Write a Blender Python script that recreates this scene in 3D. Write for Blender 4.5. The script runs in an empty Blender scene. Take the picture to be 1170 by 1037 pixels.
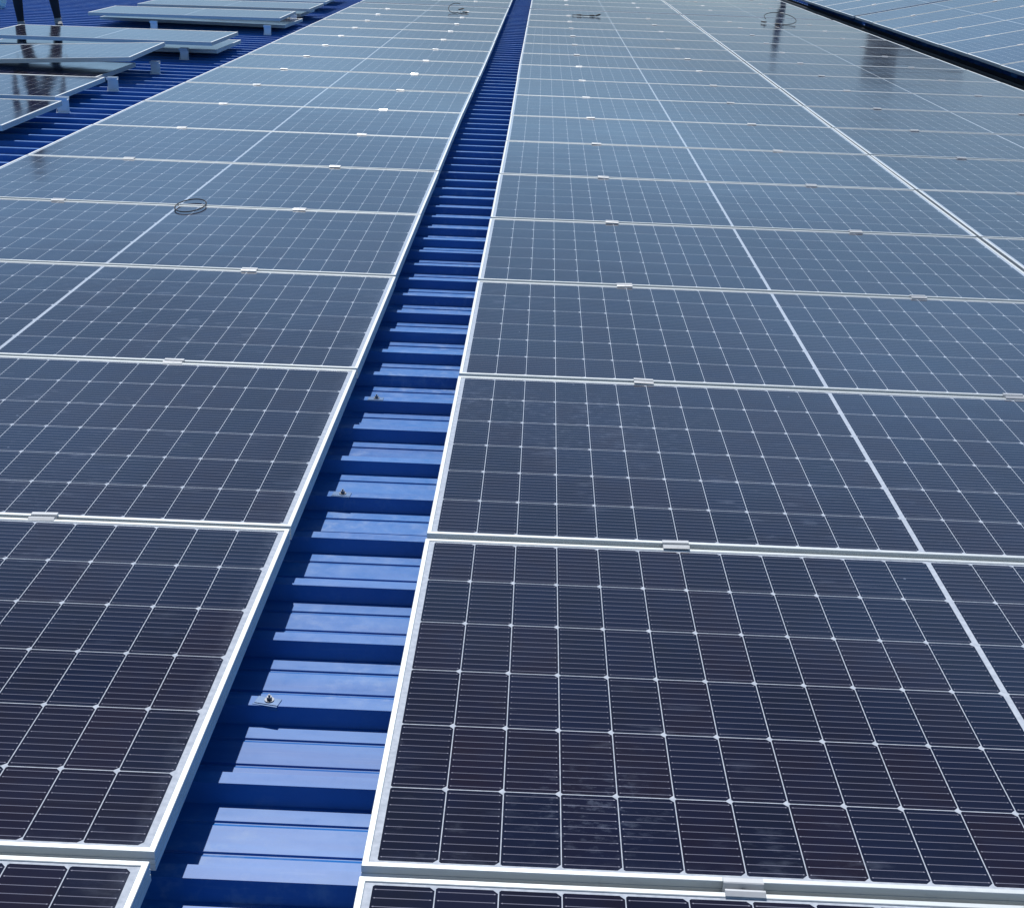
import bpy, bmesh, math, random
from mathutils import Matrix, Vector, Euler
random.seed(7)
S = bpy.context.scene
COL = S.collection
rad = math.radians

# ------------------------------------------------------------------ frames
# "deck frame": x runs down the slope to the valley gutter, y along the gutter, z = normal of the near slope,
# z = 0 is the top of the solar panel frames.  The world has gravity along -Z.
SLOPE = 5.85
DECK = Matrix.Translation((0, 0, 7.5)) @ Matrix.Rotation(rad(SLOPE), 4, 'Y')
BX, BZ, BANG = 4.87, 0.07, 11.7                      # near edge of the opposite slope's panels
DECKB = DECK @ Matrix.Translation((BX, 0, BZ)) @ Matrix.Rotation(rad(-BANG), 4, 'Y')

# ------------------------------------------------------------------ camera
CR = ((0.99909, 0.0251, 0.03436), (0.04125, -0.37387, -0.92656), (-0.0104, 0.92714, -0.37457))
CR = [Vector(r) for r in CR]
CR[0].normalize(); CR[2] = (CR[2] - CR[0]*CR[2].dot(CR[0])).normalized(); CR[1] = CR[2].cross(CR[0])
cd = bpy.data.cameras.new('camera'); cam = bpy.data.objects.new('camera', cd); COL.objects.link(cam)
cm = Matrix.Identity(4)
for i in range(3):
    cm[i][0] = CR[0][i]; cm[i][1] = -CR[1][i]; cm[i][2] = -CR[2][i]
cm.translation = (0.2163, -1.6045, 1.3235)
cam.matrix_world = DECK @ cm
cd.sensor_fit = 'HORIZONTAL'; cd.sensor_width = 36.0; cd.lens = 36.0*1526.05/1170
cd.clip_start = 0.05; cd.clip_end = 5000
S.camera = cam

# ------------------------------------------------------------------ light
sd = (DECK.to_3x3() @ Vector((-0.15, 0.65, 1.0))).normalized()
elev = math.asin(sd.z); azim = math.atan2(sd.x, sd.y)
w = bpy.data.worlds.new('World'); S.world = w; w.use_nodes = True
nt = w.node_tree; bg = nt.nodes['Background']
sk = nt.nodes.new('ShaderNodeTexSky'); sk.sky_type = 'NISHITA'; sk.sun_disc = False
sk.sun_elevation = elev; sk.sun_rotation = azim; sk.altitude = 50; sk.air_density = 0.9; sk.dust_density = 0.15; sk.ozone_density = 2.5
wb = nt.nodes.new('ShaderNodeMix'); wb.data_type = 'RGBA'; wb.blend_type = 'MULTIPLY'; wb.inputs[0].default_value = 1.0
wb.inputs[7].default_value = (0.91, 0.99, 1.03, 1)      # the camera's cool white balance
nt.links.new(sk.outputs[0], wb.inputs[6])
# thin uneven veil of high haze, densest 12 to 30 degrees up, and murk along the horizon
tc = nt.nodes.new('ShaderNodeTexCoord'); sx = nt.nodes.new('ShaderNodeSeparateXYZ'); nt.links.new(tc.outputs['Generated'], sx.inputs[0])
cr = nt.nodes.new('ShaderNodeValToRGB'); nt.links.new(sx.outputs[2], cr.inputs[0]); cr.color_ramp.interpolation = 'EASE'
el = cr.color_ramp.elements; el[0].position = 0.0; el[0].color = (.52, .58, .76, 1); el[1].position = 1.0; el[1].color = (.65, .65, .66, 1)
for p_, c_, b_ in ((0.07, .60, 1.15), (0.15, 1.02, 1.0), (0.26, 1.34, .96), (0.44, 1.50, .95), (0.54, 0.82, .98)):
    e_ = el.new(p_); e_.color = (c_, c_, c_*b_, 1)
w2 = nt.nodes.new('ShaderNodeMix'); w2.data_type = 'RGBA'; w2.blend_type = 'MULTIPLY'; w2.inputs[0].default_value = 1.0
nt.links.new(wb.outputs[2], w2.inputs[6]); nt.links.new(cr.outputs[0], w2.inputs[7])
vm = nt.nodes.new('ShaderNodeVectorMath'); vm.operation = 'MULTIPLY'; vm.inputs[1].default_value = (1.2, 1.2, 5.0); nt.links.new(tc.outputs['Generated'], vm.inputs[0])
cn = nt.nodes.new('ShaderNodeTexNoise'); cn.inputs['Scale'].default_value = 2.2; cn.inputs['Detail'].default_value = 5; nt.links.new(vm.outputs[0], cn.inputs[0])
cmr = nt.nodes.new('ShaderNodeMapRange'); nt.links.new(cn.outputs[0], cmr.inputs[0])
for i_, v_ in enumerate((0.36, 0.66, 0.80, 1.20)): cmr.inputs[i_+1].default_value = v_
w3 = nt.nodes.new('ShaderNodeMix'); w3.data_type = 'RGBA'; w3.blend_type = 'MULTIPLY'; w3.inputs[0].default_value = 1.0
nt.links.new(w2.outputs[2], w3.inputs[6]); nt.links.new(cmr.outputs[0], w3.inputs[7])
nt.links.new(w3.outputs[2], bg.inputs[0]); bg.inputs[1].default_value = 0.10
sl = bpy.data.lights.new('sun', 'SUN'); sl.energy = 4.2; sl.angle = rad(0.5); sl.color = (1.0, 0.97, 0.93)
so = bpy.data.objects.new('sun', sl); COL.objects.link(so)
so.rotation_euler = sd.to_track_quat('Z', 'Y').to_euler(); so.location = (0, 0, 40)
S.view_settings.view_transform = 'Standard'; S.view_settings.look = 'None'
S.view_settings.exposure = 0.0; S.view_settings.gamma = 1.0
S.render.engine = 'CYCLES'

# ------------------------------------------------------------------ helpers
def tag(o, label=None, cat=None, group=None, kind=None):
    if label: o['label'] = label
    if cat: o['category'] = cat
    if group: o['group'] = group
    if kind: o['kind'] = kind
    return o

def mesh_from(name, verts, faces, mats, midx=None, smooth=False):
    me = bpy.data.meshes.new(name); me.from_pydata([tuple(v) for v in verts], [], faces)
    for m in (mats if isinstance(mats, (list, tuple)) else [mats]): me.materials.append(m)
    if midx: me.polygons.foreach_set('material_index', midx)
    if smooth: me.polygons.foreach_set('use_smooth', [True]*len(me.polygons))
    me.update(); return me

def link(name, me, parent=None, mw=None):
    o = bpy.data.objects.new(name, me); COL.objects.link(o)
    if parent is not None: o.parent = parent
    if mw is not None: o.matrix_basis = mw
    return o

def empty(name, mw):
    o = bpy.data.objects.new(name, None); COL.objects.link(o); o.matrix_basis = mw; o.empty_display_size = 0.1
    return o

class MB:
    def __init__(s): s.v = []; s.f = []
    def add(s, vs, fs, m=None):
        n = len(s.v); s.v += [(m @ Vector(v)) if m else Vector(v) for v in vs]
        s.f += [tuple(i+n for i in f) for f in fs]; return s
    def box(s, x0, x1, y0, y1, z0, z1, b=0.0, m=None):
        if b <= 0:
            vs = [(x, y, z) for z in (z0, z1) for (x, y) in ((x0, y0), (x1, y0), (x1, y1), (x0, y1))]
            fs = [(3, 2, 1, 0), (4, 5, 6, 7), (0, 1, 5, 4), (1, 2, 6, 5), (2, 3, 7, 6), (3, 0, 4, 7)]
            return s.add(vs, fs, m)
        bm = bmesh.new(); bmesh.ops.create_cube(bm, size=1)
        for v in bm.verts:
            v.co = ((x0+x1)/2+v.co.x*(x1-x0), (y0+y1)/2+v.co.y*(y1-y0), (z0+z1)/2+v.co.z*(z1-z0))
        bmesh.ops.bevel(bm, geom=bm.edges[:], offset=b, segments=2, affect='EDGES', profile=0.7)
        bm.verts.index_update()
        s.add([v.co.copy() for v in bm.verts], [tuple(v.index for v in f.verts) for f in bm.faces], m); bm.free(); return s
    def prism(s, prof, a, b, axis='x', m=None, caps=True):
        # prof: list of 2D points; extruded along axis from a to b
        n = len(prof)
        def P(t, p):
            return (t, p[0], p[1]) if axis == 'x' else ((p[0], t, p[1]) if axis == 'y' else (p[0], p[1], t))
        vs = [P(a, p) for p in prof]+[P(b, p) for p in prof]
        fs = [(i, (i+1) % n, n+(i+1) % n, n+i) for i in range(n)]
        if caps: fs += [tuple(range(n))[::-1], tuple(range(n, 2*n))]
        return s.add(vs, fs, m)
    def cyl(s, c, r, z0, z1, n=12, m=None, r2=None):
        r2 = r if r2 is None else r2
        vs = [(c[0]+r*math.cos(2*math.pi*i/n), c[1]+r*math.sin(2*math.pi*i/n), z0) for i in range(n)]
        vs += [(c[0]+r2*math.cos(2*math.pi*i/n), c[1]+r2*math.sin(2*math.pi*i/n), z1) for i in range(n)]
        fs = [(i, (i+1) % n, n+(i+1) % n, n+i) for i in range(n)]+[tuple(range(n))[::-1], tuple(range(n, 2*n))]
        return s.add(vs, fs, m)
    def tube(s, pts, r, n=8, closed=False):
        pts = [Vector(p) for p in pts]; N = len(pts); base = len(s.v)
        for i, p in enumerate(pts):
            a = pts[(i-1) % N] if (closed or i > 0) else p; b = pts[(i+1) % N] if (closed or i < N-1) else p
            t = (b-a).normalized(); u = t.cross(Vector((0, 0, 1)))
            if u.length < 1e-3: u = t.cross(Vector((1, 0, 0)))
            u.normalize(); v = t.cross(u)
            s.v += [p+u*r*math.cos(2*math.pi*k/n)+v*r*math.sin(2*math.pi*k/n) for k in range(n)]
        for i in range(N if closed else N-1):
            j = (i+1) % N
            s.f += [(base+i*n+k, base+i*n+(k+1) % n, base+j*n+(k+1) % n, base+j*n+k) for k in range(n)]
        if not closed:
            s.f += [tuple(base+k for k in range(n))[::-1], tuple(base+(N-1)*n+k for k in range(n))]
        return s
    def mesh(s, name, mat, smooth=False):
        me = mesh_from(name, s.v, s.f, mat, smooth=smooth)
        bm = bmesh.new(); bm.from_mesh(me); bmesh.ops.recalc_face_normals(bm, faces=bm.faces); bm.to_mesh(me); bm.free()
        return me
    def build(s, name, mat, parent=None, mw=None, smooth=False):
        return link(name, s.mesh(name, mat, smooth), parent, mw)

# ------------------------------------------------------------------ materials
class NT:
    def __init__(s, name):
        s.m = bpy.data.materials.new(name); s.m.use_nodes = True; s.t = s.m.node_tree; s.n = s.t.nodes
        s.p = s.n['Principled BSDF']
    def node(s, t, **k):
        n = s.n.new(t)
        for a, b in k.items(): setattr(n, a, b)
        return n
    def put(s, sock, v):
        if v is None: return
        if isinstance(v, bpy.types.NodeSocket): s.t.links.new(v, sock)
        else: sock.default_value = v
    def math(s, op, a, b=None, c=None, clamp=False):
        n = s.node('ShaderNodeMath', operation=op, use_clamp=clamp)
        s.put(n.inputs[0], a); s.put(n.inputs[1], b); s.put(n.inputs[2], c); return n.outputs[0]
    def mix(s, f, a, b, bt='MIX'):
        n = s.node('ShaderNodeMix', data_type='RGBA', blend_type=bt)
        s.put(n.inputs[0], f); s.put(n.inputs[6], a); s.put(n.inputs[7], b); return n.outputs[2]
    def coord(s, which='Object'): return s.node('ShaderNodeTexCoord').outputs[which]
    def noise(s, vec, scale, detail=3, rough=0.5, out=0):
        n = s.node('ShaderNodeTexNoise'); s.put(n.inputs['Vector'], vec); n.inputs['Scale'].default_value = scale
        n.inputs['Detail'].default_value = detail; n.inputs['Roughness'].default_value = rough; return n.outputs[out]
    def ramp(s, f, a, b, va=0.0, vb=1.0):
        n = s.node('ShaderNodeMapRange'); n.clamp = True
        s.put(n.inputs[0], f); n.inputs[1].default_value = a; n.inputs[2].default_value = b
        n.inputs[3].default_value = va; n.inputs[4].default_value = vb; return n.outputs[0]
    def scalev(s, vec, sc):
        n = s.node('ShaderNodeVectorMath', operation='MULTIPLY'); s.put(n.inputs[0], vec); n.inputs[1].default_value = sc; return n.outputs[0]
    def bump(s, h, strength, dist):
        n = s.node('ShaderNodeBump'); n.inputs['Strength'].default_value = strength; n.inputs['Distance'].default_value = dist
        s.put(n.inputs['Height'], h); s.t.links.new(n.outputs[0], s.p.inputs['Normal']); return n
    def set(s, **k):
        names = dict(color='Base Color', rough='Roughness', metal='Metallic', spec='Specular IOR Level', ior='IOR', coat='Coat Weight', coatr='Coat Roughness')
        for a, b in k.items():
            if a == 'color' and isinstance(b, tuple) and len(b) == 3: b = (*b, 1)
            s.put(s.p.inputs[names[a]], b)
        return s.m

def plain(name, color, rough=0.5, metal=0.0, var=0.12, scale=6.0):
    t = NT(name); c = t.coord(); n = t.noise(c, scale, 4)
    col = t.mix(t.ramp(n, 0.3, 0.7), tuple(x*(1-var) for x in color)+(1,), tuple(min(1, x*(1+var)) for x in color)+(1,))
    t.set(color=col, rough=t.ramp(n, 0.3, 0.7, rough*0.85, min(1, rough*1.15)), metal=metal); return t.m

# panel dimensions
PL, PW, PH = 2.278, 1.134, 0.035
LIP = 0.0105
CPX, CPY = 0.0910+0.0017, 0.182+0.0020     # cell pitch
MID = 0.0052                              # half width of the white centre strip

def mat_cells():
    t = NT('solar_cells'); oc = t.coord()
    sep = t.node('ShaderNodeSeparateXYZ'); t.put(sep.inputs[0], oc); X, Y = sep.outputs[0], sep.outputs[1]
    rnd = t.node('ShaderNodeObjectInfo').outputs['Random']
    u = t.math('ADD', t.math('MULTIPLY_ADD', t.math('SIGN', X), -MID, X), 12*CPX)
    v = t.math('ADD', Y, 3*CPY)
    cu = t.math('DIVIDE', u, CPX); cv = t.math('DIVIDE', v, CPY)
    iu = t.math('FLOOR', cu); iv = t.math('FLOOR', cv)
    lu = t.math('MULTIPLY', t.math('FRACT', cu), CPX); lv = t.math('MULTIPLY', t.math('FRACT', cv), CPY)
    # distance from cell centre
    du = t.math('SUBTRACT', lu, CPX/2); dv = t.math('SUBTRACT', lv, CPY/2)
    adu = t.math('ABSOLUTE', du); adv = t.math('ABSOLUTE', dv)
    incell = t.math('MULTIPLY', t.math('LESS_THAN', adu, 0.0455), t.math('LESS_THAN', adv, 0.091))
    inside = t.math('MULTIPLY', t.math('LESS_THAN', t.math('ABSOLUTE', t.math('SUBTRACT', cu, 12.0)), 12.0),
                    t.math('LESS_THAN', t.math('ABSOLUTE', t.math('SUBTRACT', cv, 3.0)), 3.0))
    notmid = t.math('GREATER_THAN', t.math('ABSOLUTE', X), MID)
    # chamfered corners on the right-hand side of every half cell
    cut = t.math('LESS_THAN', t.math('ADD', du, adv), 0.0455+0.091-0.0075)
    cut2 = t.math('LESS_THAN', t.math('SUBTRACT', adv, du), 0.0455+0.091-0.0028)
    cell = t.math('MULTIPLY', t.math('MULTIPLY', incell, inside), t.math('MULTIPLY', notmid, t.math('MULTIPLY', cut, cut2)))
    # busbars, ten per cell, along x
    bv = t.math('FRACT', t.math('DIVIDE', t.math('ADD', dv, 0.091), 0.0182))
    bd = t.math('MULTIPLY', t.math('ABSOLUTE', t.math('SUBTRACT', bv, 0.5)), 0.0182)
    bus = t.math('MULTIPLY', t.math('LESS_THAN', bd, 0.00075), t.math('LESS_THAN', adu, 0.0425))
    pad = t.math('MULTIPLY', t.math('LESS_THAN', bd, 0.0011), t.math('LESS_THAN', t.math('ABSOLUTE', t.math('SUBTRACT', adu, 0.0405)), 0.0009))
    # fine fingers across the busbars read only as a faint grain
    # per cell tint
    cmb = t.node('ShaderNodeCombineXYZ'); t.put(cmb.inputs[0], iu); t.put(cmb.inputs[1], iv); t.put(cmb.inputs[2], t.math('MULTIPLY', rnd, 91.7))
    wn = t.node('ShaderNodeTexWhiteNoise'); wn.noise_dimensions = '3D'; t.put(wn.inputs[0], cmb.outputs[0])
    ws = t.node('ShaderNodeSeparateXYZ'); t.put(ws.inputs[0], wn.outputs['Color'])
    c1 = t.mix(ws.outputs[0], (0.004, 0.004, 0.013, 1), (0.010, 0.004, 0.011, 1))
    c1 = t.mix(t.math('MULTIPLY', t.math('GREATER_THAN', ws.outputs[1], 0.82), 0.5), c1, (0.003, 0.006, 0.024, 1))
    cloud = t.noise(t.scalev(oc, (1.0, 1.0, 1.0)), 14.0, 3)
    c1 = t.mix(t.ramp(cloud, 0.35, 0.75, 0.0, 0.45), c1, (0.003, 0.006, 0.030, 1))
    c2 = t.mix(bus, c1, (0.16, 0.16, 0.21, 1))
    c2 = t.mix(pad, c2, (0.26, 0.26, 0.31, 1))
    sheet = t.mix(t.ramp(t.noise(oc, 90.0, 3), 0.35, 0.65), (0.44, 0.48, 0.54, 1), (0.56, 0.60, 0.66, 1))
    base = t.mix(cell, sheet, c2)
    # dust film and dried smears (world space so that no two panels match)
    ge = t.node('ShaderNodeNewGeometry').outputs['Position']
    off = t.node('ShaderNodeVectorMath', operation='ADD'); t.put(off.inputs[0], ge); 
    dn = t.noise(ge, 1.7, 5, 0.6); dn2 = t.noise(ge, 260.0, 2)
    film = t.math('MULTIPLY', t.ramp(dn, 0.3, 0.75, 0.25, 1.0), t.ramp(dn2, 0.3, 0.7, 0.6, 1.0))
    film = t.math('MULTIPLY', film, t.math('MULTIPLY_ADD', t.math('FRACT', t.math('MULTIPLY', rnd, 37.3)), 0.020, 0.004))
    sm = t.noise(t.scalev(ge, (1.0, 2.6, 1.0)), 9.0, 6, 0.62); smk = t.noise(ge, 1.1, 2)
    smear = t.math('MULTIPLY', t.ramp(sm, 0.58, 0.72), t.ramp(smk, 0.48, 0.64))
    film = t.math('ADD', film, t.math('MULTIPLY', smear, 0.13))
    vo = t.node('ShaderNodeTexVoronoi'); t.put(vo.inputs['Vector'], ge); vo.inputs['Scale'].default_value = 17.0
    vs = t.node('ShaderNodeSeparateXYZ'); t.put(vs.inputs[0], vo.outputs['Color'])
    spots = t.math('MULTIPLY', t.math('LESS_THAN', vo.outputs['Distance'], 0.055), t.math('GREATER_THAN', vs.outputs[0], 0.93))
    film = t.math('ADD', film, t.math('MULTIPLY', spots, 0.3), clamp=True)
    ex = t.math('SUBTRACT', PL/2, t.math('ABSOLUTE', X)); ey = t.math('ADD', Y, PW/2); er = t.math('SUBTRACT', PL/2, X)
    dnn = t.ramp(t.noise(ge, 38.0, 5, 0.7), 0.35, 0.75)
    edge = t.math('MAXIMUM', t.math('MULTIPLY', t.ramp(ey, 0.012, 0.045, 1.0, 0.0), 0.35), t.ramp(er, 0.012, 0.055, 1.0, 0.0))
    film = t.math('ADD', film, t.math('MULTIPLY', t.math('MULTIPLY', edge, dnn), 0.16))
    # run-off streaks down the slope (along x) and wiped arcs
    st = t.noise(t.scalev(ge, (1.3, 26.0, 1.0)), 3.0, 4, 0.6); stk = t.noise(ge, 0.9, 2)
    film = t.math('ADD', film, t.math('MULTIPLY', t.math('MULTIPLY', t.ramp(st, 0.56, 0.74), t.ramp(stk, 0.45, 0.62)), 0.045), clamp=True)
    # hand wiped patches that really are on two of the near panels
    for (px, py, pr, amt) in ((0.345, 0.17, 0.16, 0.15), (0.42, 1.95, 0.42, 0.12), (0.07, 2.10, 0.25, 0.12), (-1.0, 1.3, 0.3, 0.06)):
        wp = DECK @ Vector((px, py, 0))
        vd = t.node('ShaderNodeVectorMath', operation='DISTANCE'); t.put(vd.inputs[0], ge); vd.inputs[1].default_value = wp
        pn = t.math('MULTIPLY', t.ramp(t.noise(t.scalev(ge, (1.0, 1.9, 1.0)), 30.0, 6, 0.72), 0.52, 0.72), t.ramp(vd.outputs['Value'], 0.0, pr, 1.0, 0.0))
        film = t.math('ADD', film, t.math('MULTIPLY', pn, amt*1.7), clamp=True)
    base = t.mix(film, base, (0.36, 0.42, 0.56, 1))
    rough = t.math('MULTIPLY_ADD', t.ramp(dn, 0.3, 0.7), 0.06, 0.065)
    rough = t.math('ADD', rough, t.math('MULTIPLY', smear, 0.12))
    t.set(color=base, rough=rough, ior=1.42)
    # gently uneven glass
    wv = t.noise(ge, 2.3, 2)
    t.bump(wv, 0.5, 0.004)
    return t.m

def mat_roof():
    t = NT('blue_painted_steel'); oc = t.coord()
    n1 = t.noise(t.scalev(oc, (0.35, 3.0, 1)), 4.0, 6, 0.6)
    n2 = t.noise(oc, 22.0, 5, 0.65)
    c = t.mix(t.ramp(n1, 0.3, 0.75), (0.002, 0.100, 0.38, 1), (0.010, 0.168, 0.52, 1))
    chalk = t.math('MULTIPLY', t.ramp(n2, 0.5, 0.8), t.ramp(t.noise(oc, 2.6, 4, 0.6), 0.42, 0.66))
    scr = t.math('MULTIPLY', t.ramp(t.noise(t.scalev(oc, (1.2, 60.0, 1)), 3.0, 5, 0.7), 0.58, 0.72), t.ramp(t.noise(oc, 5.0, 3), 0.42, 0.6))
    chalk = t.math('ADD', chalk, t.math('MULTIPLY', scr, 0.35), clamp=True)
    c = t.mix(t.math('MULTIPLY', chalk, 0.6), c, (0.30, 0.40, 0.56, 1))
    t.set(color=c, rough=t.ramp(n2, 0.3, 0.7, 0.36, 0.50), metal=0.0, spec=0.55)
    t.bump(t.noise(t.scalev(oc, (0.6, 2.0, 1)), 3.0, 3), 0.35, 0.004); return t.m

def mat_alu(name, base, rough, metal, streak=True):
    t = NT(name); oc = t.coord()
    n = t.noise(t.scalev(oc, (3.0, 3.0, 40.0)), 9.0, 4); n2 = t.noise(oc, 45.0, 4, 0.7)
    c = t.mix(t.ramp(n, 0.3, 0.7), tuple(x*0.93 for x in base)+(1,), base+(1,))
    c = t.mix(t.ramp(n2, 0.58, 0.8, 0.0, 0.35), c, (0.38, 0.38, 0.37, 1))
    t.set(color=c, rough=t.ramp(n2, 0.3, 0.7, rough*0.85, rough*1.2), metal=metal); return t.m

M_CELL = mat_cells()
M_FRAME = mat_alu('anodised_aluminium_frame', (0.60, 0.64, 0.65), 0.52, 0.40)
M_BACK = plain('white_backsheet', (0.7, 0.72, 0.74), 0.6)
M_CLAMP = mat_alu('bright_aluminium_clamp', (0.52, 0.54, 0.56), 0.5, 0.25)
M_CLAMP.node_tree.nodes['Principled BSDF'].inputs['Coat Weight'].default_value = 0.3
M_CLAMP.node_tree.nodes['Principled BSDF'].inputs['Coat Roughness'].default_value = 0.045
M_BRKT = mat_alu('mill_aluminium_bracket', (0.80, 0.84, 0.88), 0.35, 0.25)
M_STEEL = plain('zinc_screw', (0.25, 0.26, 0.28), 0.35, 0.9)
M_RUBBER = plain('black_rubber', (0.012, 0.013, 0.015), 0.5)
M_CABLE = plain('black_cable_sheath', (0.008, 0.010, 0.014), 0.75)
M_ROOF = mat_roof()
M_GUTTER = plain('black_gutter_lining', (0.0055, 0.0075, 0.012), 0.5, var=0.35, scale=3.0)

# ------------------------------------------------------------------ setting: ground and building
def mat_ground():
    t = NT('dry_ground'); oc = t.coord(); n = t.noise(oc, 0.05, 6, 0.6); n2 = t.noise(oc, 1.3, 5)
    c = t.mix(t.ramp(n, 0.4, 0.6), (0.10, 0.13, 0.055, 1), (0.24, 0.21, 0.16, 1))
    c = t.mix(t.ramp(n2, 0.3, 0.7, 0, 0.4), c, (0.08, 0.08, 0.06, 1)); t.set(color=c, rough=0.95); return t.m
g = MB().add([(-1500, -1500, 0), (1500, -1500, 0), (1500, 1500, 0), (-1500, 1500, 0)], [(0, 1, 2, 3)]).build('ground', mat_ground())
tag(g, kind='structure')

ZP, ZT, PITCH = -0.145, -0.110, 0.25      # pan level, rib top level, rib pitch
def sheet(name, x0, x1, y0, y1, mw, phase=0.345, mat=M_ROOF):
    # one period starting at the near edge of a rib top
    e = 0.012
    prof = [(0.0, ZT), (0.033, ZT), (0.033+e, ZP)]
    for s0 in (0.099, 0.181):            # two shallow stiffening grooves in the pan
        prof += [(s0-0.003, ZP), (s0+0.006, ZP-0.0034), (s0+0.0085, ZP-0.0034), (s0+0.0105, ZP)]
    prof += [(PITCH-e, ZP)]
    k0 = math.floor((y0-phase)/PITCH); k1 = math.ceil((y1-phase)/PITCH)
    pts = []
    for k in range(k0, k1): pts += [(phase+k*PITCH+a, z) for a, z in prof]
    pts.append((phase+k1*PITCH, ZT))
    xs = [x0+(x1-x0)*i/6 for i in range(7)]
    vs = [(x, y, z) for (y, z) in pts for x in xs]; n = len(xs)
    fs = [(r*n+i, r*n+i+1, (r+1)*n+i+1, (r+1)*n+i) for r in range(len(pts)-1) for i in range(n-1)]
    return link(name, mesh_from(name, vs, fs, mat), None, mw)

VX0, VX1 = 4.535, 4.99
bld = empty('factory_building', Matrix.Identity(4))
tag(bld, 'factory with blue ribbed steel roof running between and under the solar panels', 'building')
YN, YF = -5.0, 62.0
ra = sheet('roof_sheet', -16.0, VX0, YN, YF, DECK); ra.parent = bld
rb = sheet('roof_sheet', 0.125, 14.0, YN, YF, DECKB, phase=0.41); rb.parent = bld
# valley gutter: a black lined channel between the two slopes
gp = [(VX0-0.02, -0.150), (VX0, -0.150), (VX0+0.02, -0.36), (VX1-0.03, -0.36), (VX1, -0.085), (VX1+0.03, -0.085),
      (VX1+0.03, -0.095), (VX1+0.008, -0.095), (VX1-0.022, -0.372), (VX0+0.012, -0.372), (VX0-0.01, -0.16), (VX0-0.02, -0.16)]
MB().prism(gp, YN, YF, 'y').build('valley_gutter', M_GUTTER, bld, DECK)
M_WALL = plain('grey_wall_cladding', (0.45, 0.47, 0.48), 0.6)
wl = DECK @ Vector((-16, 0, -0.2)); wr = DECKB @ Vector((14, 0, -0.2))
vv = DECK @ Vector((4.7, 0, -0.45))
prof = [(wl.x, 0.01), (wr.x, 0.01), (wr.x, wr.z), (vv.x, vv.z), (wl.x, wl.z)]
MB().prism(prof, YN, YF, 'y').build('wall', M_WALL, bld)

# ------------------------------------------------------------------ solar panel prototype
def ring_mesh(name, prof, mat):
    # prof: (inset from outer edge, z); swept round the panel with mitred corners
    vs = []; fs = []; n = len(prof)
    for (d, z) in prof:
        a, b = PL/2-d, PW/2-d; vs += [(-a, -b, z), (a, -b, z), (a, b, z), (-a, b, z)]
    for i in range(n):
        j = (i+1) % n
        for k in range(4):
            l = (k+1) % 4; fs.append((i*4+k, i*4+l, j*4+l, j*4+k))
    me = mesh_from(name, vs, fs, mat)
    bm = bmesh.new(); bm.from_mesh(me); bmesh.ops.recalc_face_normals(bm, faces=bm.faces); bm.to_mesh(me); bm.free()
    return me
ME_FRAME = ring_mesh('panel_frame', [(0, -PH), (0, -0.024), (0.0014, -0.0235), (0.0014, -0.022), (0, -0.0215), (0, -0.014), (0.0014, -0.0135), (0.0014, -0.012), (0, -0.0115), (0, -0.0009), (0.0009, 0), (LIP-0.0012, 0), (LIP, -0.0008), (LIP, -0.0075),
                                     (0.003, -0.0075), (0.003, -PH+0.002), (0.026, -PH+0.002), (0.026, -PH)], M_FRAME)
gi = LIP-0.0006
gb = MB(); gb.box(-PL/2+gi, PL/2-gi, -PW/2+gi, PW/2-gi, -0.0066, -0.0020)
ME_GLASS = gb.mesh('glass_sheet', M_CELL)
jb = MB()
for x in (-0.3, 0, 0.3): jb.box(x-0.05, x+0.05, -0.03, 0.03, -0.024, -0.0066, 0.003)
ME_JB = jb.mesh('junction_box', M_RUBBER)
# four tiny corner seams belong to the frame mesh itself (mitre lines)

def ordinal(n):
    names = ['zeroth', 'first', 'second', 'third', 'fourth', 'fifth', 'sixth', 'seventh', 'eighth', 'ninth', 'tenth', 'eleventh', 'twelfth',
             'thirteenth', 'fourteenth', 'fifteenth', 'sixteenth', 'seventeenth', 'eighteenth', 'nineteenth', 'twentieth',
             'twenty-first', 'twenty-second', 'twenty-third', 'twenty-fourth']
    return names[n]

def panel(deck, x, y, z, label, group, rx=0.0, ry=0.0, rz=0.0, name='solar_panel', jbox=False):
    mw = deck @ Matrix.Translation((x, y, z)) @ Euler((rx, ry, rz)).to_matrix().to_4x4()
    t = empty(name, mw); tag(t, label, 'solar panel', group)
    link('frame', ME_FRAME, t); link('glass', ME_GLASS, t)
    if jbox: link('junction_box', ME_JB, t)
    return t

# clamp prototype: hat section gripping two frames, bolt in its channel, rail foot below reaching the rib
def clamp_mesh():
    m = MB(); L = 0.03; g = 0.0085; th = 0.0028; w = 0.0105
    T = 0.0052; q = math.tan(rad(25.9))
    prof = [(-g-w, 0.0006), (-g-w, T-0.0075*q), (-g-w+0.0075, T), (-g+0.0005, T), (-g+th, -0.001), (-g+th, -0.012), (g-th, -0.012), (g-th, T-0.002*q),
            (g-th+0.002, T), (g+w-0.002, T), (g+w, T-0.001), (g+w, 0.0006), (g, 0.0006), (g, -0.016), (-g, -0.016), (-g, 0.0006)]
    m.prism(prof, -L, L, 'x'); return m.mesh('clamp_channel', M_CLAMP)
ME_CH = clamp_mesh()
ME_BOLT = MB().cyl((0, 0), 0.0048, -0.012, -0.004, 6).mesh('bolt', M_STEEL)
fm = MB(); fm.box(-0.02, 0.02, -0.0082, 0.0082, -0.105, -0.0162); fm.box(-0.035, 0.035, -0.05, 0.05, -0.1085, -0.1045)
ME_FOOT = fm.mesh('rail_foot', M_BRKT)
def clamp(deck, x, y, label, group):
    t = empty('mid_clamp', deck @ Matrix.Translation((x, y, 0.0004)) @ Euler((random.uniform(-.016, .016), random.uniform(-.03, .03), random.uniform(-.03, .03))).to_matrix().to_4x4())
    tag(t, label, 'clamp', group); link('channel', ME_CH, t); link('bolt', ME_BOLT, t); link('rail_foot', ME_FOOT, t)

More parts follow.
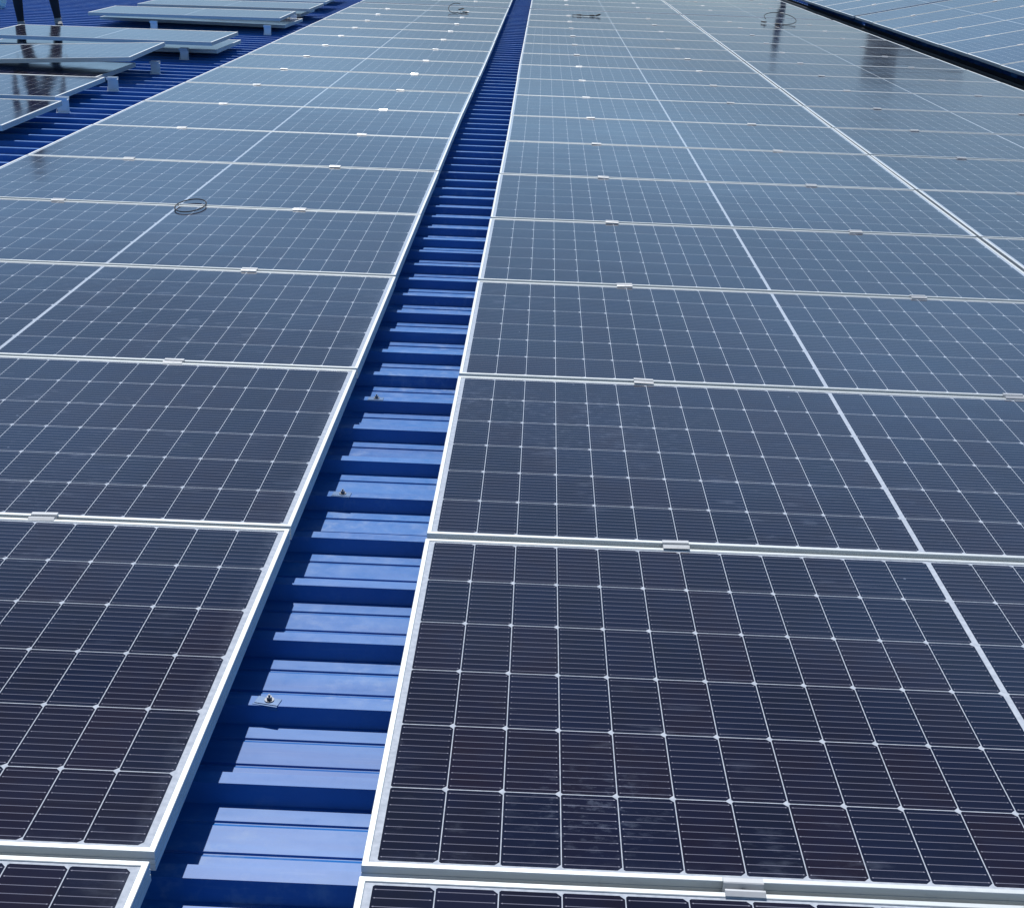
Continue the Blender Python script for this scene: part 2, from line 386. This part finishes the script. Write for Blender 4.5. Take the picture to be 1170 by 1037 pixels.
# ------------------------------------------------------------------ finished arrays on the near slope
P = 1.154; GW = 0.3165; DG = 0.020
DXL = {3: -.003, 4: -.008, 5: -.010, 6: -.015, 7: -.014, 8: -.008, 9: -.005}
DXR = {0: -.004, 1: -.005, 2: -.002, 4: .004, 5: .006, 6: .010, 7: .009, 8: .006, 9: .004}
GAPAT, GAPW = 17, 0.14
GPANEL = 'finished rows of solar panels on the blue roof'
GCL = 'mid clamps between the panel rows'
cols = [('left', -GW-PL/2, DXL, -2, 'left of the blue strip', 0.009),
        ('right', PL/2, DXR, -2, 'right of the blue strip', 0.0),
        ('third', PL+DG+PL/2, {}, 0, 'right of the double white seam', 0.0)]
first_vis = {'left': -1, 'right': -1, 'third': 3}
for cname, cx, dx, jstart, cdesc, oy in cols:
    for j in range(jstart, 23):
        yoff = GAPW if j >= GAPAT else 0.0
        if j < 0: yoff -= 0.002
        yc = (j+0.5)*P+oy+yoff
        xx = cx+dx.get(j, 0)*0.5+dx.get(j+1, 0)*0.5+random.uniform(-.0012, .0012)
        rz = (dx.get(j, 0)-dx.get(j+1, 0))/P*0.5
        k = j-first_vis[cname]+1
        if k < 1: lab = 'solar panel below the photo edge, column %s' % cdesc
        else: lab = 'solar panel, %s row from the bottom, column %s' % (ordinal(k), cdesc)
        if j >= GAPAT: lab = 'solar panel, %s row beyond the crosswise gap, column %s' % (ordinal(j-GAPAT+1), cdesc)
        panel(DECK, xx, yc, 0, lab, GPANEL, rx=random.uniform(-.0028, .0028), ry=random.uniform(-.0014, .0014), rz=rz)
        # clamps sit on the joint at the near side of this panel
        if j > jstart and j != GAPAT:
            jk = j-first_vis[cname]
            for hs, hx in (('left', -PL/4), ('right', PL/4)):
                yj = j*P+oy+(GAPW if j > GAPAT else 0)-(0.005 if j == 0 else 0)
                if j > GAPAT: where = 'on %s seam past the gap' % ordinal(j-GAPAT)
                elif jk >= 1: where = 'on %s seam up' % ordinal(jk)
                else: where = 'below the photo'
                clamp(DECK, xx+hx, yj, 'clamp %s, %s half, column %s' % (where, hs, cdesc), GCL)

# opposite slope
B0 = 12.59
for c in range(2):
    for k in range(-4, 10):
        if k >= 6: y = B0+(k+0.5)*P+0.14
        else: y = B0+(k+0.5)*P
        n = k+4
        cd_ = 'next to the black gutter' if c == 0 else 'second from the black gutter'
        panel(DECKB, PL/2+c*(PL+0.02), y, 0, 'panel on the far slope, %s row up, column %s' % (ordinal(n+1), cd_),
              'solar panels on the opposite roof slope', rx=random.uniform(-.0028, .0028), ry=random.uniform(-.0014, .0014))
        if k > -4 and k != 6:
            for hs, hx in (('left', -PL/4), ('right', PL/4)):
                clamp(DECKB, PL/2+c*(PL+0.02)+hx, B0+k*P+(0.14 if k > 6 else 0),
                      'clamp on far slope, %s seam up, %s half, column %s' % (ordinal(n), hs, cd_), 'clamps on the opposite roof slope')

# ------------------------------------------------------------------ loose panels on the left, lower layer then stacked ones
GL = 'loose panels waiting on the left part of the roof'
# (right edge x, near edge y, z near-right, tilt about y (right up +), tilt about x, rz, label)
LOOSE = [
 (-3.10, 6.72, 0.005, 0.000, 0.004, 0.010, 'loose solar panel at the left photo edge, nearest the camera of the unfinished ones'),
 (-3.26, 8.16, -0.005, 0.004, 0.010, -0.004, 'loose solar panel with leg reflection, second nearest of the unfinished column'),
 (-3.42, 9.58, -0.03, 0.000, 0.000, 0.000, 'lower loose panel mostly hidden beneath the raised tilted one'),
 (-3.21, 9.84, 0.110, 0.050, 0.020, 0.006, 'loose panel raised and tilted above its row, cable loop at its far edge'),
 (-2.99, 12.02, -0.020, 0.004, 0.000, 0.004, 'lower loose panel peeping out under the one the worker stands behind'),
 (-2.96, 11.68, 0.082, 0.004, 0.006, -0.010, 'loose panel lying in front of the worker reflecting both dark legs'),
 (-2.93, 15.35, -0.03, -0.006, 0.000, -0.022, 'lower loose panel with only its pale near edge showing, behind the worker panel'),
 (-2.90, 14.90, 0.085, 0.006, 0.004, 0.012, 'loose panel on top of the stack right of the worker'),
 (-3.02, 17.00, -0.015, 0.000, 0.000, 0.000, 'far loose panel, lower one at the top of the photo'),
 (-2.86, 16.75, 0.075, 0.008, 0.004, -0.010, 'far loose panel lying on another at the top of the photo'),
 (-2.95, 18.70, 0.045, 0.004, 0.006, 0.012, 'farther loose panel near the top edge of the photo'),
 (-3.05, 20.30, 0.030, -0.004, 0.006, -0.006, 'farthest loose panel of the unfinished column'),
]
for rx_, ny, z, ty, tx, rz, lab in LOOSE:
    # place so that the near-right top corner sits at (rx_, ny, z)
    R = Euler((tx, -ty, rz)).to_matrix(); cr = R @ Vector((PL/2, -PW/2, 0))
    panel(DECK, rx_-cr.x, ny-cr.y, z-cr.z, lab, GL, tx, -ty, rz, jbox=True)

# timber / rail bearers carrying the stacked panels
M_WOOD = plain('grey_timber', (0.16, 0.14, 0.12), 0.8)

# aluminium feet (upright U brackets) left standing on the ribs
def bracket_parts():
    w = 0.042
    a = MB(); a.box(-w, w, -0.030, 0.030, 0.0, 0.004, 0.001); a.box(-w, w, 0.012, 0.016, 0.004, 0.088)
    b = MB(); b.prism([(-0.022, 0.088), (0.024, 0.088), (0.030, 0.112), (0.026, 0.112), (0.020, 0.092), (-0.018, 0.092), (-0.022, 0.110), (-0.026, 0.110)], -w, w, 'x')
    c = MB(); c.prism([(0.012, 0.05), (-0.028, 0.004), (-0.024, 0.004), (0.012, 0.045)], -w*0.98, -w*0.9, 'x'); c.prism([(0.012, 0.05), (-0.028, 0.004), (-0.024, 0.004), (0.012, 0.045)], w*0.9, w*0.98, 'x')
    return a.mesh('bracket_leg', M_BRKT), b.mesh('bracket_channel', M_BRKT), c.mesh('bracket_gusset', M_BRKT)
BA, BB, BC = bracket_parts()
for x, y, lab in ((-3.20, 8.11, 'aluminium foot at the corner of the nearest loose panel'),
                  (-3.22, 9.36, 'aluminium foot right of the second loose panel'),
                  (-3.22, 10.61, 'aluminium foot standing clear, right of the raised tilted panel'),
                  (-3.28, 11.86, 'aluminium foot under the right end of the worker-side loose panel'),
                  (-3.40, 13.61, 'small aluminium foot behind the worker-side loose panel'),
                  (-3.05, 14.86, 'aluminium foot below the stack right of the worker, right end'),
                  (-4.40, 14.86, 'aluminium foot below the stack right of the worker, middle'),
                  (-3.05, 16.61, 'distant aluminium foot below the far loose panels')):
    yy = 0.345+round((y-0.36)/PITCH)*PITCH+0.0165
    t = empty('support_foot', DECK @ Matrix.Translation((x, yy, ZT)) @ Matrix.Rotation(random.uniform(-.12, .12), 4, 'Z'))
    tag(t, lab, 'bracket', 'aluminium feet on the roof ribs by the loose panels')
    link('leg', BA, t); link('channel', BB, t); link('gusset', BC, t)

# ------------------------------------------------------------------ roof fixings in the blue strip
M_TAB = plain('bluish_washer_metal', (0.10, 0.19, 0.36), 0.4, 0.2)
def fixing_parts():
    a = MB().box(-0.026, 0.022, -0.013, 0.010, 0.0006, 0.0020, 0.0004); a.box(-0.028, 0.022, -0.0180, -0.0150, -0.007, 0.0010)
    b = MB().cyl((0, 0), 0.0095, 0.0022, 0.0042, 14); b.cyl((0, 0), 0.0055, 0.0042, 0.0105, 6); b.cyl((0, 0), 0.0022, 0.0105, 0.015, 8)
    return a.mesh('fixing_plate', M_TAB), b.mesh('fixing_screw', M_STEEL)
FA, FB = fixing_parts()
for i, (x, k, lab) in enumerate(((-0.262, 1, 'screw with small metal tab, nearest one in the blue strip'),
                    (-0.262, 5, 'screw with small metal tab, second one up the blue strip'),
                    (-0.262, 8, 'screw with small metal tab, third one up the blue strip'))):
    t = empty('roof_screw', DECK @ Matrix.Translation((x, 0.345+k*PITCH+0.0165, ZT)) @ Matrix.Rotation(0.1*(i-2), 4, 'Z'))
    tag(t, lab, 'screw', 'roof screws in the blue strip'); link('metal_tab', FA, t); link('screw_head', FB, t)

# ------------------------------------------------------------------ cables lying on the panels
def ringpts(cx, cy, z, rx, ry, rise, n=40, a0=0, a1=360):
    return [(cx+rx*math.cos(rad(a0+(a1-a0)*i/n)), cy+ry*math.sin(rad(a0+(a1-a0)*i/n)), z+rise*(0.5+0.5*math.sin(rad(a0+(a1-a0)*i/n)))) for i in range(n+1)]
def connector(m, p, d):
    d = Vector(d).normalized(); M = Matrix.Translation(p) @ d.to_track_quat('Z', 'Y').to_matrix().to_4x4()
    m.cyl((0, 0), 0.009, -0.035, 0.0, 10, M); m.cyl((0, 0), 0.011, 0.0, 0.03, 10, M); m.cyl((0, 0), 0.006, 0.03, 0.05, 10, M)
o = MB().tube(ringpts(-1.40, 4.59, 0.0045, 0.066, 0.135, 0.005)[:-1], 0.0028, 8, True).build('cable_loop', M_CABLE, None, DECK, True)
tag(o, 'thin black cable loop lying across a seam of the left panel column', 'cable')
def cable(name, parts, conns, lab):
    t = empty(name, DECK @ Matrix.Translation((parts[0][0][0], parts[0][0][1], 0))); off = Vector((parts[0][0][0], parts[0][0][1], 0))
    m = MB()
    for pts in parts: m.tube([Vector(p)-off for p in pts], 0.005, 8)
    m.build('cable_wire', M_CABLE, t, None, True)
    for p, d in conns:
        c = MB(); connector(c, Vector(p)-off, d); c.build('plug', M_RUBBER, t)
    tag(t, lab, 'cable', 'cable ends left on the far panels')
cable('cable_end', [ringpts(-1.04, 18.3, 0.006, 0.10, 0.25, 0.10, 24, 60, 300)], [((-0.90, 18.2, 0.012), (1, -.1, 0)), ((-0.98, 18.52, 0.03), (1, .3, 0.2))],
      'short black cable end with plug on the left column near the top')
cable('cable_end', [[(0.62, 18.45, .01), (0.70, 18.5, .012), (0.82, 18.42, .012), (0.94, 18.46, .01), (1.0, 18.55, .03)]],
      [((0.72, 18.47, 0.014), (1, 0, 0)), ((0.90, 18.46, 0.014), (1, 0, 0)), ((0.99, 18.50, 0.02), (0.5, .4, 0.15))],
      'short straight black cable with plugs near the top, right of the blue strip')
cable('cable_end', [ringpts(3.62, 18.7, 0.006, 0.22, 0.45, 0.10, 30, -100, 190)], [((3.50, 18.15, 0.014), (1, -.5, 0)), ((3.34, 18.4, 0.02), (1, -.3, 0))],
      'looped black cable with plug near the top, right of the double seam')

# ------------------------------------------------------------------ workers
M_TROUS = plain('dark_trousers', (0.010, 0.012, 0.020), 0.85); M_SHIRT = plain('navy_work_shirt', (0.03, 0.05, 0.10), 0.85)
M_SKIN = plain('skin', (0.33, 0.19, 0.12), 0.55, var=0.05); M_SHOE = plain('grey_work_shoe', (0.28, 0.29, 0.30), 0.6); M_HAIR = plain('black_hair', (0.012, 0.010, 0.009), 0.6)
def skin_mesh(chains, levels=2, root=0):
    vs = []; es = []; rs = []; idx = {}
    for ch in chains:
        prev = None
        for p, r in ch:
            key = tuple(round(c, 4) for c in p)
            if key not in idx: idx[key] = len(vs); vs.append(p); rs.append(r)
            if prev is not None: es.append((prev, idx[key]))
            prev = idx[key]
    me = bpy.data.meshes.new('skel'); me.from_pydata(vs, es, []); ob = bpy.data.objects.new('skel', me); COL.objects.link(ob)
    md = ob.modifiers.new('s', 'SKIN')
    for i, sv in enumerate(me.skin_vertices[0].data):
        r = rs[i]; sv.radius = r if isinstance(r, tuple) else (r, r); sv.use_root = (i == root)
    md.branch_smoothing = 0.5
    sb = ob.modifiers.new('b', 'SUBSURF'); sb.levels = levels; sb.render_levels = levels
    dg = bpy.context.evaluated_depsgraph_get(); out = bpy.data.meshes.new_from_object(ob.evaluated_get(dg))
    bpy.data.objects.remove(ob); bpy.data.meshes.remove(me); return out
def hand(s, w, d):
    # w wrist point, d: forward-down dir; five finger chains
    ch = []
    pc = (w[0]+s*0.004, w[1]+0.010, w[2]-0.05)
    ch.append([(w, 0.026), (pc, 0.026)])
    for k, (off, ln) in enumerate(((-0.030, 0.068), (-0.010, 0.078), (0.010, 0.074), (0.029, 0.058))):
        b = (pc[0]+s*0.002, pc[1]+off, pc[2]-0.035)
        ch.append([(pc, 0.026), (b, 0.0095), ((b[0]-s*0.004, b[1]+.003, b[2]-ln*0.45), 0.0085), ((b[0]-s*0.016, b[1]+.004, b[2]-ln*0.9), 0.0075)])
    ch.append([(pc, 0.026), ((pc[0]-s*0.012, pc[1]-0.036, pc[2]+0.005), 0.0105), ((pc[0]-s*0.020, pc[1]-0.052, pc[2]-0.03), 0.009)])
    return ch
def person(deck, x, y, rz, label, stance=0.21, z=ZT):
    up = DECK.inverted().to_3x3() @ Vector((0, 0, 1))
    base = DECK @ Vector((x, y, z)); t = empty('person', Matrix.Translation(base) @ Matrix.Rotation(rz, 4, 'Z')); tag(t, label, 'person')
    pel = (0, 0, 0.98); ch = [[(pel, (0.15, 0.115)), ((0, 0.0, 1.12), (0.135, 0.10)), ((0, 0.01, 1.30), (0.16, 0.115)), ((0, 0, 1.43), (0.135, 0.085)), ((0, -0.005, 1.51), 0.055), ((0, -0.015, 1.57), 0.058)]]
    for s in (-1, 1):
        dz = 0.0
        ch.append([(pel, (0.15, 0.115)), ((s*0.10, 0, 0.90), 0.092), ((s*0.14, -0.01, 0.72), 0.083), ((s*(stance-0.025), -0.02, 0.50), 0.060), ((s*(stance-.008), 0.015, 0.34), 0.060), ((s*stance, 0.02, 0.12), 0.042), ((s*stance, 0.015, 0.06), 0.045)])
        ch.append([((0, 0, 1.43), (0.135, 0.085)), ((s*0.17, 0, 1.41), 0.062), ((s*0.23, 0.01, 1.26), 0.050), ((s*0.255, 0.02, 1.12), 0.042), ((s*0.265, -0.03, 0.99), 0.036), ((s*0.27, -0.06, 0.87), 0.027)])
        ch += hand(s, (s*0.27, -0.06, 0.87), None)
    me = skin_mesh(ch)
    for m in (M_TROUS, M_SHIRT, M_SKIN): me.materials.append(m)
    for p in me.polygons:
        c = p.center; p.use_smooth = True
        p.material_index = 2 if (c.z > 1.50 or (abs(c.x) > 0.2 and c.z < 0.88 and c.z > 0.6 and c.y < 0.03)) else (1 if c.z > 0.99 or (abs(c.x) > 0.215 and c.z > 0.86) else 0)
    # head joined into the body surface
    bm = bmesh.new(); bm.from_mesh(me)
    r = bmesh.ops.create_uvsphere(bm, u_segments=24, v_segments=18, radius=1.0)
    for v in r['verts']:
        q = v.co.copy(); jaw = 1.0-0.30*max(0, -q.z)**1.3
        nose = 0.022*math.exp(-((q.x/0.16)**2)-(((q.z+0.12)/0.20)**2)) if q.y < 0 else 0
        eye = 0.008*(math.exp(-(((abs(q.x)-0.38)/0.16)**2)-(((q.z-0.08)/0.12)**2))) if q.y < 0 else 0
        v.co = Vector((q.x*0.076*jaw, q.y*0.097*(1-0.1*max(0, -q.z))-nose+eye-0.02, 1.66+q.z*0.115))
    for f in {f for v in r['verts'] for f in v.link_faces}: f.material_index = 2; f.smooth = True
    bm.to_mesh(me); bm.free()
    link('body', me, t)
    h = MB(); vs = []; N = 20
    for i in range(8):
        a = rad(8+i*13)
        for k in range(N):
            b = 2*math.pi*k/N; yy = math.sin(a)*math.sin(b)
            drop = 0.0 if yy > -0.2 else 0.02
            vs.append((0.082*math.sin(a)*math.cos(b), 0.104*yy-0.014, 1.668+0.122*math.cos(a)+drop))
    h.add(vs, [(i*N+k, i*N+(k+1) % N, (i+1)*N+(k+1) % N, (i+1)*N+k) for i in range(7) for k in range(N)]+[tuple(range(N))]); h.build('hair', M_HAIR, t, None, True)
    for s in (-1, 1):
        b = MB(); b.box(s*stance-0.046, s*stance+0.046, -0.20, 0.085, 0.0, 0.028, 0.010); b.box(s*stance-0.042, s*stance+0.042, -0.185, 0.08, 0.02, 0.075, 0.028); b.box(s*stance-0.043, s*stance+0.043, -0.035, 0.08, 0.03, 0.115, 0.03)
        b.build('shoe', M_SHOE, t, None, True)
    return t
person(DECK, -5.60, 14.45, 0.35, 'person in dark trousers standing with legs apart behind the loose panels', 0.205)
person(DECK, 6.1, 33.0, 1.3, 'unseen person in dark work clothes, added for a narrow reflection in the far panels', 0.10, z=0.0)  # second figure, out of view, added so the glass mirrors a dark upright

# pale bundle at the left picture edge
bm = bmesh.new(); bmesh.ops.create_icosphere(bm, subdivisions=4, radius=1)
from mathutils import noise as mn
for v in bm.verts:
    q = v.co.copy(); d = 1+0.14*mn.noise(q*2.1)+0.12*mn.noise(q*6.0); v.co = Vector((q.x*0.12*d, q.y*0.10*d, max(-0.085, q.z*0.12*d)+0.085))
me = bpy.data.meshes.new('cloth_bundle'); bm.to_mesh(me); bm.free(); me.materials.append(plain('white_plastic', (0.62, 0.72, 0.68), 0.5))
o = link('plastic_bag', me, None, DECK @ Matrix.Translation((-7.20, 17.3, ZT))); tag(o, 'small crumpled white bag on the blue roof at the top left edge', 'bag')

# ------------------------------------------------------------------ what the far panels mirror: an unseen tower, added beyond the roof for its dark reflection
M_CONC = plain('weathered_concrete', (0.17, 0.16, 0.18), 0.85, scale=1.2); M_DARKW = plain('dark_window', (0.02, 0.025, 0.03), 0.2)
M_CONC2 = plain('dull_render', (0.17, 0.16, 0.20), 0.85, scale=1.2)
def mirror_x(u, v, y):
    # deck-frame point (x, y, -h) seen at photo pixel (u, v); the real thing stands at (x, y, +h)
    r = CR[0]*((u-585)/1526.05)+CR[1]*((v-518.5)/1526.05)+CR[2]
    c = Vector((0.2163, -1.6045, 1.3235)); t = (y-c.y)/r.y; p = c+r*t; return DECK @ Vector((p.x, p.y, -p.z))
TY = 150.0
a = mirror_x(996, 88, TY); b = mirror_x(1021, 88, TY); c = mirror_x(1100, 78, TY)
tw = empty('added_reflection_tower', Matrix.Translation((a.x, TY, 0))); tag(tw, 'unseen dark tower with a lower wing, added for its reflection in the far panels', 'building')
wd = b.x-a.x; wc = c.x-a.x
MB().box(0, wd, 0, 6, 0, a.z).build('tower_wall', M_CONC, tw)
MB().box(wd+.01, wc, 0, 8, 0, c.z).build('wing_wall', M_CONC2, tw)
MB().box(-.2, wd+.2, -.2, 6.2, a.z+.003, a.z+0.4).build('roof_slab', M_CONC2, tw)
for k in range(6):
    MB().box(wd*0.3, wd*0.7, -0.06, 0.2, a.z-2.6-k*3, a.z-1.2-k*3).build('window', M_DARKW, tw)
    if k < 5:
        for q in range(3):
            x0 = wd+0.6+q*(wc-wd)/3; MB().box(x0, x0+0.9, -0.06, 0.2, c.z-2.4-k*3, c.z-1.1-k*3).build('window', M_DARKW, tw)
